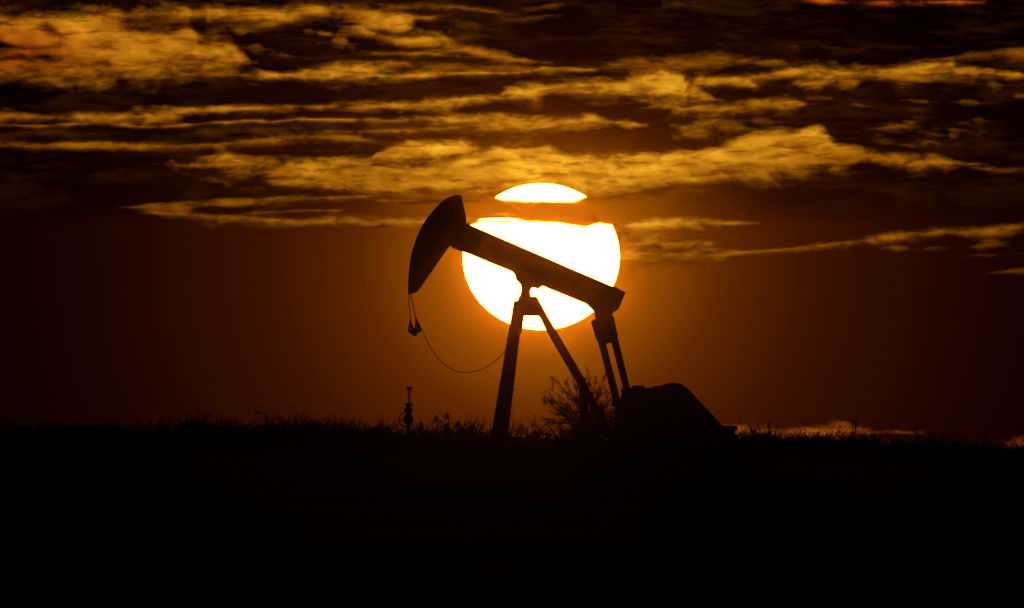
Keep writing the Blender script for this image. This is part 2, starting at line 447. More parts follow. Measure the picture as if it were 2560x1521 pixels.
# dark drawn-out rifts where the cloud thins
rift = g.m('MULTIPLY', g.sstep(wisp, 0.50, 0.30), 0.50)
tex = g.m('MULTIPLY', g.m('MAXIMUM', tex, 0.10), g.m('SUBTRACT', 1.0, rift))
inten = g.m('MULTIPLY', g.m('MULTIPLY', g.m('MULTIPLY', tex, at_b), prox), 1.12)
red = g.m('SUBTRACT', 1.0, g.m('MULTIPLY', at_r, 0.45))
cr_ = g.m('MULTIPLY', inten, 1.0)
cg_ = g.m('MULTIPLY', g.m('MULTIPLY', inten, g.m('ADD', g.m('MULTIPLY', inten, 0.27), 0.23)), red)
cb_ = g.m('MULTIPLY', g.m('MULTIPLY', inten, inten), 0.022)
cc = g.n('ShaderNodeCombineColor'); g.put(cc.inputs[0], cr_); g.put(cc.inputs[1], cg_); g.put(cc.inputs[2], cb_)
vn = g.noise(g.comb(wa, g.m('MULTIPLY', we, 3.4), 21.0), 3.2, 5, 0.6)
vn2 = g.noise(g.comb(wa, g.m('MULTIPLY', we, 6.0), 25.0), 9, 4, 0.6)
vv = g.m('MULTIPLY', g.sstep(g.m('ADD', vn, g.m('MULTIPLY', g.m('SUBTRACT', vn2, .5), .6)), 0.42, 0.74), g.sstep(el, SUN_EL + 30 * K, SUN_EL + 190 * K))
vv = g.m('MULTIPLY', g.m('MULTIPLY', vv, prox), 0.038)
vc = g.n('ShaderNodeCombineColor'); g.put(vc.inputs[0], vv); g.put(vc.inputs[1], g.m('MULTIPLY', vv, 0.25)); vc.inputs[2].default_value = 0
gv = g.n('ShaderNodeVectorMath', operation='ADD'); g.put(gv.inputs[0], glow); g.put(gv.inputs[1], vc.outputs[0])
mixc = g.n('ShaderNodeMix', data_type='RGBA'); g.put(mixc.inputs['Factor'], alpha)
g.put(mixc.inputs['A'], gv.outputs[0]); g.put(mixc.inputs['B'], cc.outputs[0])
# far from the sun's quarter the sky is dark
front = g.sstep(sp.outputs[1], 0.6, 0.995)
fin = g.n('ShaderNodeVectorMath', operation='SCALE'); g.put(fin.inputs[0], mixc.outputs['Result']); g.put(fin.inputs['Scale'], front)
g.put(go.inputs[0], fin.outputs[0])

def sky_colour(h):
    tc = h.n('ShaderNodeTexCoord').outputs['Object']
    gn = h.n('ShaderNodeGroup'); gn.node_tree = grp
    h.put(gn.inputs[0], tc)
    return gn.outputs[0]

m_sky, h, out = new_mat('evening_sky')
e = h.n('ShaderNodeEmission'); h.put(e.inputs[0], sky_colour(h)); e.inputs[1].default_value = 1
h.put(out.inputs[0], e.outputs[0]); m_sky.cycles.emission_sampling = 'NONE'

def dir_pt(az_d, el_d, R):
    """az, el as tangents in degrees about straight ahead"""
    x, z = np.tan(np.radians(az_d)), np.tan(np.radians(el_d))
    return x, z

SKY_R = 30000.0
fine_a = np.arange(-1.80, 1.8001, 5 * K)
fine_e = np.arange(-0.05, 1.60, 4 * K)
A = np.concatenate([np.linspace(-180, -10, 18), np.linspace(-8, -1.9, 8), fine_a, np.linspace(1.9, 8, 8), np.linspace(10, 180, 18)])
E = np.concatenate([np.linspace(-4, -0.1, 6), fine_e, np.linspace(1.7, 6, 6), np.linspace(8, 90, 14)])
AA, EE = np.meshgrid(A, E)
ar, er = np.radians(AA), np.radians(EE)
V = np.stack([SKY_R * np.cos(er) * np.sin(ar), SKY_R * np.cos(er) * np.cos(ar), SKY_R * np.sin(er)], -1).reshape(-1, 3)
PXs = 1280 + AA / K; PYs = 760.5 - (EE - PITCH) / K
S_, B_, Rd_ = sky_field(PXs, PYs)
na, ne = len(A), len(E)
ii = np.arange(na - 1)[None, :] + np.arange(ne - 1)[:, None] * na
F = np.stack([ii, ii + 1, ii + 1 + na, ii + na], -1).reshape(-1, 4)
def grid_mesh(name, V, F):
    me = bpy.data.meshes.new(name)
    me.vertices.add(len(V)); me.vertices.foreach_set('co', V.astype(np.float32).ravel())
    me.loops.add(F.size); me.loops.foreach_set('vertex_index', F.astype(np.int32).ravel())
    me.polygons.add(len(F)); me.polygons.foreach_set('loop_start', np.arange(0, F.size, 4, dtype=np.int32))
    me.update(calc_edges=True); me.validate()
    return me
def attr(me, name, vals):
    a = me.attributes.new(name, 'FLOAT', 'POINT'); a.data.foreach_set('value', np.asarray(vals, np.float32).ravel())
me = grid_mesh('sky', V, F)
attr(me, 'red', Rd_); attr(me, 'cover', S_); attr(me, 'light', B_)
me.materials.append(m_sky)
sky = bpy.data.objects.new('sky', me); col.objects.link(sky)
sky.location = (0, 0, CAM_Z)
tag(sky, 'dark amber evening sky streaked with ochre cloud', kind='structure')

# the sun: a reddened globe low over the plain, a little flattened by the air
SUN_D = 27000.0
m_sun, h, out = new_mat('sun_fire')
e = h.n('ShaderNodeEmission')
lw = h.n('ShaderNodeLayerWeight'); lw.inputs[0].default_value = 0.5
limb = h.lin(lw.outputs['Facing'], 0, 1, 1.0, 0.7)               # limb darkening
e.inputs[0].default_value = (*[c / SUN_RAD[0] for c in SUN_RAD], 1)
h.put(e.inputs[1], h.m('MULTIPLY', limb, SUN_RAD[0])); h.put(out.inputs[0], e.outputs[0])
m_sun.cycles.emission_sampling = 'FRONT'
bm = bmesh.new()
bmesh.ops.create_uvsphere(bm, u_segments=96, v_segments=48, radius=1)
me = bpy.data.meshes.new('sun'); bm.to_mesh(me); bm.free()
me.polygons.foreach_set('use_smooth', [True] * len(me.polygons))
me.materials.append(m_sun)
sun = bpy.data.objects.new('sun', me); col.objects.link(sun)
sun.location = P(SUN_PX[0], SUN_PX[1], SUN_D)
rs = SUN_D * 196 / FPX
sun.scale = (rs, rs, rs * 0.935)
tag(sun, 'huge white setting sun disc behind the pump jack', 'sun')

# the dark bar of cloud that cuts the sun: a long flat lens of cloud with real thickness, nearer than the sun
BAR_D = 22000.0
xs = np.arange(1120, 1640, 3.0); ts = np.linspace(0, 1, 56)
def bar_top(x): return -4 + np.interp(x, [1120,1200,1225,1240,1262,1300,1380,1430,1450,1465,1480,1500,1600], [505,486,491,499,505,507,508,508,504,497,489,492,505])
def bar_bot(x): return 7 + np.interp(x, [1120,1180,1195,1240,1300,1380,1400,1430,1462,1484,1500,1520,1560,1600], [552,556,550,549,548,549,552,556,561,557,551,555,552,550])
XX, TT = np.meshgrid(xs, ts)
top = bar_top(XX) - 10; bot = bar_bot(XX) + 14
YY = top + (bot - top) * TT
vs = []
front_v, back_v = [], []
def bar_point(x, y, Y): return P(x, y, Y)
half = 70.0 * np.sqrt(np.clip(1 - (2 * TT - 1) ** 2, 0, 1)) * np.clip(np.minimum(XX - 1120, 1637 - XX) / 60, 0, 1) + 0.5
n_, m_ = XX.shape
def bar_layer(sgn):
    o = np.zeros((n_, m_, 3))
    for i in range(n_):
        for j in range(m_):
            o[i, j] = P(XX[i, j], YY[i, j], BAR_D + sgn * half[i, j])
    return o.reshape(-1, 3)
VV = np.concatenate([bar_layer(-1), bar_layer(1)])
q = np.arange(m_ - 1)[None, :] + np.arange(n_ - 1)[:, None] * m_
F1 = np.stack([q, q + 1, q + 1 + m_, q + m_], -1).reshape(-1, 4)
F2 = F1[:, ::-1] + n_ * m_
rim = [(i) for i in range(m_)] + [i * m_ + m_ - 1 for i in range(1, n_)] + [(n_ - 1) * m_ + j for j in range(m_ - 2, -1, -1)] + [i * m_ for i in range(n_ - 2, 0, -1)]
F3 = np.array([[rim[i], rim[(i + 1) % len(rim)], rim[(i + 1) % len(rim)] + n_ * m_, rim[i] + n_ * m_] for i in range(len(rim))])
FF = np.concatenate([F1, F2, F3])
cen = np.array([P(1380, 528, BAR_D)[k] for k in range(3)])
me = grid_mesh('cloud_bar', VV - np.array([0, 0, CAM_Z]), FF)
S2, B2, R2 = sky_field(XX, YY)
tau = np.minimum(YY - bar_top(XX), bar_bot(XX) - YY) / 5.0
# the brighter thread along the lower left of the bar
thread = np.exp(-((XX - 1248) / 52) ** 4) * (np.exp(-((YY - 536) / 3.0) ** 2) + np.exp(-((YY - 548) / 4.0) ** 2))
tau = np.minimum(tau, 3.0) - 2.6 * thread
tau2 = np.concatenate([tau.ravel(), tau.ravel()])
attr(me, 'red', np.concatenate([R2.ravel(), R2.ravel()])); attr(me, 'cover', np.concatenate([S2.ravel(), S2.ravel()])); attr(me, 'light', np.concatenate([B2.ravel(), B2.ravel()])); attr(me, 'depth', tau2)
m_bar, h, out = new_mat('cloud_bar')
tc = h.n('ShaderNodeTexCoord').outputs['Object']
sp = h.n('ShaderNodeSeparateXYZ'); h.put(sp.inputs[0], tc)
ax = h.m('DIVIDE', sp.outputs[0], BAR_D * R_(1)); az_ = h.m('DIVIDE', sp.outputs[2], BAR_D * R_(1))
nz = h.noise(h.comb(ax, h.m('MULTIPLY', az_, 5.0)), 14, 6, 0.6)
nz2 = h.noise(h.comb(ax, h.m('MULTIPLY', az_, 2.0), 5.0), 40, 4, 0.6)
dp = h.n('ShaderNodeAttribute', attribute_name='depth').outputs['Fac']
dp = h.m('ADD', dp, h.m('MULTIPLY', h.m('SUBTRACT', nz, .5), 3.0))
dp = h.m('ADD', dp, h.m('MULTIPLY', h.m('SUBTRACT', nz2, .5), 0.8))
tr = h.m('EXPONENT', h.m('MULTIPLY', h.sstep(dp, -0.6, 1.9), -4.8))
e = h.n('ShaderNodeEmission'); h.put(e.inputs[0], sky_colour(h))
tb = h.n('ShaderNodeBsdfTransparent')
mx = h.n('ShaderNodeMixShader'); h.put(mx.inputs[0], tr); h.put(mx.inputs[1], e.outputs[0]); h.put(mx.inputs[2], tb.outputs[0])
h.put(out.inputs[0], mx.outputs[0]); m_bar.cycles.emission_sampling = 'NONE'
me.materials.append(m_bar)
bar = bpy.data.objects.new('cloud_bar', me); col.objects.link(bar)
bar.location = (0, 0, CAM_Z)
tag(bar, 'flat dark bar of cloud cutting across the upper part of the sun', 'cloud')

# ------------------------------------------------------------------ ground
D = 590.0
def z_at(py): return P(1280, py, D).z
CREST_X = [-800, 0, 500, 900, 1050, 1200, 1360, 1420, 1850, 2100, 2300, 2560, 3400]
CREST_Y = [1078, 1082, 1088, 1096, 1104, 1110, 1113, 1118, 1118, 1120, 1127, 1133, 1140]
def vnoise(x, y):
    return (math.sin(x * .9 + 1.3 * math.sin(y * .5)) + math.sin(x * 2.3 + y * 1.1 + 2) * .5 + math.sin(x * .31 - y * .22) * 1.2) / 2.7
def ground_z(x, y):
    px = 1280 + x / D * FPX
    zc = z_at(float(np.interp(px, CREST_X, CREST_Y)))
    if y < 595:
        t = max(0.0, (y - 20) / 575)
        z = zc * (t ** 1.25)
    else:
        t = min(1.0, (y - 595) / 260)
        z = zc - (zc + 1.5) * (t * t * (3 - 2 * t))
    near = math.exp(-((y - 590) / 40) ** 2)
    return z + 0.03 * vnoise(x * 1.1, y * .6) + 0.025 * near * vnoise(x * 3.1, y * 2.2)
gx = np.concatenate([np.linspace(-1500, -60, 14), np.linspace(-40, -24, 6), np.arange(-22, 22.1, 0.5), np.linspace(24, 40, 6), np.linspace(60, 1500, 14)])
gy = np.concatenate([np.linspace(-120, 500, 63), np.arange(505, 560, 5), np.arange(560, 625, 0.8), np.arange(630, 900, 15), np.linspace(930, 1100, 6)])
V = np.array([(x, y, ground_z(x, y)) for y in gy for x in gx])
na, ne = len(gx), len(gy)
ii = np.arange(na - 1)[None, :] + np.arange(ne - 1)[:, None] * na
F = np.stack([ii, ii + 1, ii + 1 + na, ii + na], -1).reshape(-1, 4)
me = grid_mesh('ground', V, F)
me.polygons.foreach_set('use_smooth', [True] * len(me.polygons))
me.materials.append(M['soil'])
gr = bpy.data.objects.new('ground', me); col.objects.link(gr)
tag(gr, 'black unlit plain rising to a grassy crest', kind='structure')

# ------------------------------------------------------------------ pump jack
def px_x(px, Y=D): return (px - 1280) / FPX * Y
base = P(1440, 1100, D)
pj = empty('pump_jack', (base.x, D, ground_z(base.x, D)))
tag(pj, 'tall black pump jack with curved horse head tilted down across the sun', 'pump jack')
UX = D / FPX                                      # metres per photograph pixel at the pump

head = MB()
head_out = [(1130,491),(1136,490),(1136,488.6),(1144,487.5),(1147,488.6),(1153,489),(1159,514),(1165,541),(1165,543),(1166.5,550),(1164,557.5),(1158,580),(1150,606),(1123,617),(1086,670),(1047,726),(1044,729.5),(1038,732.5),(1023,737),(1020,736),
            (1020,710),(1021.5,683),(1024,661),(1027,642),(1031.5,624),(1037,607),(1043,591),(1050,575),(1057.5,561),(1066,548),(1076.5,534.5),(1088,521),(1098,510.5),(1109,501),(1119,495)]
head.prism(head_out, D - .16, D + .16)
ho = head.build('horse_head', M['steel'], pj, 0.008)
arc = [(1130,491),(1119,495),(1109,501),(1098,510.5),(1088,521),(1076.5,534.5),(1066,548),(1057.5,561),(1050,575),(1043,591),(1037,607),(1031.5,624),(1027,642),(1024,661),(1021.5,683),(1020,710),(1020,736)]
fp = MB()
inner = [(x + 4, y + 3) for x, y in arc]
fp.prism([(x + .3, y + .3) for x, y in arc] + inner[::-1], D - .24, D + .24)
fp.build('face_plate', M['dark_steel'], ho)

beam = MB()
def beam_band(a, b, d):        # flange or web: a, b are top/bottom fractions of the beam's depth
    xl, xr = 1118, 1536
    t0 = (1118, 537.5); t1 = (1536, 718.3); b0 = (1118, 613.0); b1 = (1536, 791)
    def lp(p, q, f): return (p[0] + (q[0] - p[0]) * f, p[1] + (q[1] - p[1]) * f)
    return [lp(t0, b0, a), lp(t1, b1, a), lp(t1, b1, b), lp(t0, b0, b)]
web = [(1150,552),(1164,557.5),(1177,563.3),(1300,616.5),(1420,668.5),(1533,717),(1530,760),(1487,769),(1465,760),(1357,716),(1320,700),(1277,678.5),(1220,655),(1166,632.5),(1153,629.5),(1128,619),(1135,590)]
beam.prism(web, D - .05, D + .05)
beam.prism([(1164,557.5),(1177,563.3),(1300,616.5),(1420,668.5),(1533,717),(1533,720.6),(1420,672.1),(1300,620.1),(1177,566.9),(1160,559.6)], D - .2, D + .2)
beam.prism([(1128,619),(1153,629.5),(1166,632.7),(1220,655.2),(1277,678.7),(1320,700),(1357,716.2),(1465,760.4),(1466,756.4),(1357,712.4),(1320,696.2),(1277,675),(1220,651.5),(1166,629),(1153,625.8),(1129,615.5)], D - .2, D + .2)
wb = beam.build('walking_beam', M['steel'], pj, 0.006)
tail = MB()
tail.prism([(1528,714.8),(1533,716.2),(1564,731),(1562,737),(1546,774),(1530,784),(1487,784),(1486,780.5),(1466,760.8),(1470,752)], D - .26, D + .26)
tail.build('tail_bearing', M['dark_steel'], pj, 0.01)

sad = MB()
sad.prism([(1277,676),(1284,684),(1287,690),(1289,692.5),(1288,699),(1296,706),(1301,712),(1302.5,722),(1302,731),(1299,740),(1298.5,746),(1330,746),(1327,738),(1326,728),(1328,722.5),(1332,719.8),(1338,720.5),(1344,724.5),(1350,719.5),(1357,715.5),(1352,706),(1320,694)], D - .22, D + .22)
sd = sad.build('centre_bearing', M['dark_steel'], pj, 0.006)
# samson post: two front legs, splayed in depth, and a gusset box under the bearing
gus = MB()
gus.prism([(1297,741.5),(1342,741.5),(1345,746),(1366,785),(1358,794),(1350,792.5),(1346,791),(1311,791),(1307.5,793),(1303,800),(1285,798),(1295,746)], D - .3, D + .3)
gus.build('gusset_box', M['steel'], pj, 0.006)
def leg(name, p0, p1, w0, w1, Y0, Y1, dep, mat='steel'):
    """a tapering box leg between two photograph points (top, bottom), top at depth Y0 and foot at Y1"""
    a, b = P(*p0, Y0), P(*p1, Y1)
    vs = []
    for c, w, Yc in ((a, w0, Y0), (b, w1, Y1)):
        h_ = w * UX / 2
        vs += [(c.x - h_, Yc - dep, c.z), (c.x + h_, Yc - dep, c.z), (c.x + h_, Yc + dep, c.z), (c.x - h_, Yc + dep, c.z)]
    mb = MB(); mb.add(vs, [(0, 1, 2, 3), (7, 6, 5, 4), (0, 4, 5, 1), (1, 5, 6, 2), (2, 6, 7, 3), (3, 7, 4, 0)])
    return mb.build(name, M[mat], pj, 0.01)
leg('front_leg', (1296.5,752), (1241,1108), 24, 34, D - .3, D - 1.1, .11)
leg('front_leg', (1299,752), (1251,1108), 22, 34, D + .3, D + 1.1, .11)
col_ = MB(); col_.prism([(1285,790),(1311,790),(1306.5,818),(1305.5,826),(1304,834),(1276,829),(1279.5,815)], D - .42, D + .42)
col_.build('leg_collar', M['dark_steel'], pj, 0.004)
# rear legs
def quad(name, pts, Y0, Y1, mat='steel', bev=0.006):
    return MB().prism(pts, Y0, Y1).build(name, M[mat], pj, bev)
quad('rear_leg', [(1340,744),(1345,746),(1366,785),(1387,821),(1425,885),(1460,945),(1492.5,1008),(1540,1096),(1518,1096),(1446,965),(1407,899),(1368,832),(1347,790)], D - .14, D + .14)
leg('rear_post', (1455.5,944), (1457,1112), 17, 15, D - .2, D - 2.3, .1)
for (a, b) in (((1270,848.5),(1262.5,847.8)), ((1282,973.5),(1290.5,974.2))):
    MB().tube([P(*a, D - .5), P(*b, D - .5)], [.022, .006], 6).build('step_bolt', M['dark_steel'], pj)

# equalizer and pitman arms
eq = MB()
eq.prism([(1486,779),(1529,779),(1533,786),(1528,788),(1530,790),(1527,790.5),(1526,797),(1490,800),(1488,795)], D - .2, D + .2)
eq.prism([(1477,805),(1482,801),(1488,798.5),(1493,796),(1527,790),(1532,790),(1534,792),(1544,839),(1544,843),(1541,850),(1528,857),(1520,858.5),(1514.5,861),(1498,864),(1494,854),(1491.5,853),(1489,845)], D - .75, D + .75)
eq.build('equalizer', M['dark_steel'], pj, 0.008)
for q_ in ((1486, 829), (1532, 820)):
    pass
quad('pitman_arm', [(1494,852),(1514.5,858),(1531,922),(1549,993),(1556,1020),(1537,1020),(1535,1014),(1516,938),(1497,863)], D - .8, D - .6)
quad('pitman_arm', [(1527,853),(1545,846),(1559,904),(1574,968),(1580,992),(1563,992),(1557,969),(1541,906)], D + .6, D + .8)

# crank, counterweights, gearbox
def crank(px, py, ang, Y, sg):
    c = P(1606, 1030, Y); t = P(px, py, Y)
    d = Vector((t.x - c.x, 0, t.z - c.z)); L = d.length; d.normalize(); n = Vector((-d.z, 0, d.x))
    a = c - d * .9; b = c + d * (L + .22)
    mb = MB()
    o = [a + n * .26, b + n * .16, b - n * .16, a - n * .26]
    vs = [(p.x, Y - .09, p.z) for p in o] + [(p.x, Y + .09, p.z) for p in o]
    mb.add(vs, [(0, 1, 2, 3), (7, 6, 5, 4), (0, 4, 5, 1), (1, 5, 6, 2), (2, 6, 7, 3), (3, 7, 4, 0)])
    mb.build('crank_arm', M['steel'], pj, 0.01)
    w = MB()
    k = c - d * .55
    pts = []
    for i in range(17):
        th = math.pi * i / 16
        pts.append(k + d * (-.62 * math.sin(th)) + n * (.62 * math.cos(th)))
    pts += [k + d * .2 - n * .5, k + d * .2 + n * .5]
    m2 = len(pts)
    w.add([(p.x, Y - .24 * sg - .1, p.z) for p in pts] + [(p.x, Y - .24 * sg + .1, p.z) for p in pts],
          [tuple(range(m2)), tuple(range(2 * m2 - 1, m2 - 1, -1))] + [(i, i + m2, (i + 1) % m2 + m2, (i + 1) % m2) for i in range(m2)])
    w.build('counterweight', M['dark_steel'], pj, 0.01)
crank(1545, 1008, 0, D - .98, 1)
crank(1570, 982, 0, D + .98, -1)
gb = MB()
gb.prism([(1555.5,969.5),(1581,969),(1581,965.3),(1583,964.4),(1608,963.8),(1610,965),(1611.5,970),(1630.5,970.3),(1631,966.2),(1651,965),(1662,972),(1668,1108),(1538,1108),(1536,1017),(1545,1000),(1553,993)], D - .5, D + .5)
gbo = gb.build('gearbox', M['dark_steel'], pj, 0.012)
c = P(1606, 1030, D)
MB().disc((c.x, 0, c.z), .17, D - 1.12, D + 1.12).build('crank_shaft', M['dark_steel'], pj)
bg = MB()
gpts = [(1640,985),(1644,971),(1651,965.5),(1662,961),(1673,958),(1684,957),(1692,957.8),(1698,959),(1706,962.5),(1712,966.5),(1723.5,976),(1730,983),(1733,985.5),(1736,989.5),(1770,1025.5),(1806,1064),(1812,1075),(1806,1102),(1790,1108),(1640,1108)]
bg.prism(gpts, D - .95, D - .6)
bg.build('belt_guard', M['steel'], pj, 0.015)
mo = MB(); cm = P(1790, 1085, D)
mo.disc((cm.x, 0, cm.z), .27, D - .5, D + .45); mo.disc((cm.x, 0, cm.z), .3, D + .3, D + .4)
mo.prism([(1786,1070),(1834,1075.8),(1835,1114),(1786,1114)], D - .42, D + .28)
mo.build('motor', M['dark_steel'], pj)
sh = MB()
sh.prism([(1800,1064),(1840,1065),(1846,1074.2),(1838,1075.6),(1800,1076)], D - .6, D + .6)
so = sh.build('motor_shelf', M['steel'], pj, 0.004)
MB().prism([(1822,1074),(1838.5,1074),(1838.5,1112),(1822,1112)], D - .5, D + .5).build('shelf_leg', M['steel'], so, 0.004)
sk = MB()
for yo in (-.55, .55):
    sk.prism([(1222,1097),(1842,1103),(1842,1122),(1222,1116)], D + yo - .1, D + yo + .1)
for xx in (1236, 1456, 1560, 1660, 1800):
    sk.prism([(xx,1102),(xx + 14,1102),(xx + 14,1118),(xx,1118)], D - .5, D + .5)
sk.build('skid_base', M['steel'], pj, 0.006)

# bridle cables, carrier bar
def ctube(name, pts, r, mat, parent, n=8): return MB().tube(pts, r, n).build(name, M[mat], parent)
YB = D
ctube('bridle_cable', [P(1021.7,733,YB-.2), P(1023,760,YB-.2), P(1026,793,YB-.19), P(1027,810,YB-.19)], .0165, 'cable', pj)
ctube('bridle_cable', [P(1027,733,YB+.2), P(1031,757,YB+.2), P(1037.7,790,YB+.19), P(1042,806,YB+.19)], .0165, 'cable', pj)
cb = MB()
cb.prism([(1020.2,828),(1021,838.5-9),(1024,833.5),(1031,838.5),(1040,842),(1042,840),(1044,832.5),(1052,831),(1053,826),(1047,822),(1036,820),(1028,823)], YB - .3, YB + .3)
cbo = cb.build('carrier_bar', M['dark_steel'], pj, 0.004)
def clamp(pts, hole, Y, bolt):
    """rope socket: a drop-shaped plate with an eye through it"""
    bm = bmesh.new()
    outer = [P(x, y, Y) for x, y in pts]
    hc = P(*hole, Y)
    n = 40
    import itertools
    # sample the outline at n angles about the eye so plate and eye can be bridged
    def ray(th):
        d = (math.cos(th), math.sin(th)); best = 0
        for p, q2 in zip(outer, outer[1:] + outer[:1]):
            x1, y1, x2, y2 = p.x - hc.x, p.z - hc.z, q2.x - hc.x, q2.z - hc.z
            den = d[0] * (y2 - y1) - d[1] * (x2 - x1)
            if abs(den) < 1e-9: continue
            t = (x1 * (y2 - y1) - y1 * (x2 - x1)) / den
            u = (x1 * d[1] - y1 * d[0]) / den
            if t > 0 and -1e-6 <= u <= 1 + 1e-6: best = max(best, t)
        return best
    rings = []
    for Yk in (Y - .05, Y + .05):
        for inner_ in (0, 1):
            ring = []
            for i in range(n):
                th = 2 * math.pi * i / n
                rr = .022 if inner_ else max(ray(th), .03)
                ring.append(bm.verts.new((hc.x + rr * math.cos(th), Yk, hc.z + rr * math.sin(th))))
            rings.append(ring)
    fo, fi, bo, bi = rings
    for i in range(n):
        j = (i + 1) % n
        bm.faces.new((fo[i], fo[j], fi[j], fi[i])); bm.faces.new((bo[j], bo[i], bi[i], bi[j]))
        bm.faces.new((fo[j], fo[i], bo[i], bo[j])); bm.faces.new((fi[i], fi[j], bi[j], bi[i]))
    mb = MB(); bm.verts.index_update()
    mb.add([v.co[:] for v in bm.verts], [tuple(v.index for v in f.verts) for f in bm.faces]); bm.free()
    if bolt: mb.tube([P(*bolt[0], Y), P(*bolt[1], Y)], .016, 6)
    return mb.build('rope_socket', M['dark_steel'], cbo)
clamp([(1024,792),(1027.8,792.5),(1029,807),(1031.5,813),(1035.5,821),(1035,832),(1028,836),(1021,831),(1020,824),(1021.5,815),(1024.2,808)], (1027.4,822.6), YB - .19, ((1024,807.5),(1020.8,809)))
clamp([(1036,791),(1039,789.5),(1040.5,793),(1043,804),(1049,814),(1053.3,824),(1052,830),(1044,833),(1036.5,831),(1037,818),(1038.5,806)], (1044.2,820.6), YB + .19, ((1041,796),(1044,798)))

# slack cable and straight wire between carrier bar and front leg
pts = []
ctrl = [(1040,797),(1047,809),(1055.6,826),(1069,856),(1084,881),(1102,904),(1122,919),(1143,928.5),(1165,931.5),(1188,929),(1209,922),(1228,911),(1245,897),(1258,884),(1272,868)]
def catmull(c, k=8):
    o = []
    for i in range(len(c) - 1):
        p0, p1, p2, p3 = c[max(i - 1, 0)], c[i], c[i + 1], c[min(i + 2, len(c) - 1)]
        for s in range(k):
            t = s / k
            o.append(tuple(.5 * (2 * p1[j] + (p2[j] - p0[j]) * t + (2 * p0[j] - 5 * p1[j] + 4 * p2[j] - p3[j]) * t * t + (3 * p1[j] - p0[j] - 3 * p2[j] + p3[j]) * t ** 3) for j in (0, 1)))
    return o + [c[-1]]
cc_ = catmull(ctrl)
n_c = len(cc_)
pts = []
for i, (x, y) in enumerate(cc_):
    f = i / n_c
    wob = .9 * math.sin(i * 2.4) * max(0, min(1, (f - .62) * 8))         # the upper end is wrapped in a loose coil
    pts.append(P(x, y + wob, YB - .2 - .5 * f))
sc = MB().tube(pts, .014, 6).build('slack_cable', M['cable'])
tag(sc, 'slack dark cable looping from the carrier bar to the front leg', 'cable')
sw = MB().tube([P(1053,826,YB-.25), P(1150,888.5,YB-.5), P(1256,957,YB-.75)], .0035, 5).build('straight_wire', M['cable'])
tag(sw, 'thin taut wire from the carrier bar down to the front leg', 'wire')

# ------------------------------------------------------------------ wellhead
YW = D + .4
wb_ = P(1020, 1095, YW)
wh = empty('wellhead', (wb_.x, YW, ground_z(wb_.x, YW)))
tag(wh, 'small wellhead with round hand wheel rising from grass left of the pump jack', 'wellhead')
def lat(name, cx, prof, mat='dark_steel', parent=wh, n=18):
    """profile given as (half width, y) in photograph pixels"""
    c = P(cx, 1090, YW)
    u = YW / FPX
    return MB().lathe((c.x, YW, 0), [(w * u * 1.1, P(cx, y, YW).z) for w, y in prof], n).build(name, M[mat], parent, 0, False)
lat('casing', 1020.5, [(5.5,1112),(5.5,1066),(4.8,1064),(4.8,1034)])
lat('valve_body', 1019.5, [(3,1062),(7,1058.5),(10,1052),(10.4,1047),(9,1041),(6,1037.5),(3,1036.5)], n=24)
lat('valve_block', 1021, [(5,1034.5),(8.2,1033),(9.2,1031),(9.2,1023),(8.2,1020.5),(5,1019.5),(4.6,1015.5)])
lat('flange', 1022.6, [(4.5,1017),(7,1016),(9.6,1010.5),(9.4,1009.2),(4.5,1008.2)])
lat('polished_rod', 1022, [(1.3,1010),(1.3,1000),(1.9,999),(1.9,994),(1.2,992.5),(1.2,990),(2.1,988),(2.3,984.5),(1.5,983),(1.5,976),(2.6,974.5)])
lat('rod_clamp', 1023, [(2.6,978.5),(3.2,975),(5.6,974.2),(6.2,973.4),(6.2,969.2),(5.8,968.2),(4.5,967.8)])
MB().tube([P(1024.6,1010,YW-.05), P(1025.4,997,YW-.05), P(1026.8,986,YW-.05), P(1027.6,973,YW-.05)], .011, 6).build('side_rod', M['cable'], wh)
hw = MB(); c = P(1014.8, 1049.6, YW - .28)
u = YW / FPX
hw.torus((c.x, YW - .28, c.z), 17.3 * u, 1.6 * u)
for k in range(3):
    a = math.pi * k / 1.5
    hw.tube([(c.x, YW - .28, c.z), (c.x - 17 * u * math.cos(a), YW - .28, c.z + 17 * u * math.sin(a))], 1.0 * u, 6)
hw.tube([(c.x, YW - .3, c.z), (c.x + 4 * u, YW, c.z)], 2 * u, 8)
hw.build('hand_wheel', M['dark_steel'], wh)

# a half-buried rock
bm = bmesh.new(); bmesh.ops.create_icosphere(bm, subdivisions=3, radius=1)
random.seed(3)
for v in bm.verts:
    v.co *= 1 + .07 * vnoise(v.co.x * 3 + 2, v.co.z * 3 + v.co.y * 2)
    v.co = Vector((v.co.x * .27, v.co.y * .25, v.co.z * .3))
me = bpy.data.meshes.new('rock'); bm.to_mesh(me); bm.free(); me.materials.append(M['rock'])
me.polygons.foreach_set('use_smooth', [True] * len(me.polygons))
ro = bpy.data.objects.new('rock', me); col.objects.link(ro)
ro.location = P(944, 1088, D - 1)
tag(ro, 'rounded dark rock in the grass left of the wellhead', 'rock')
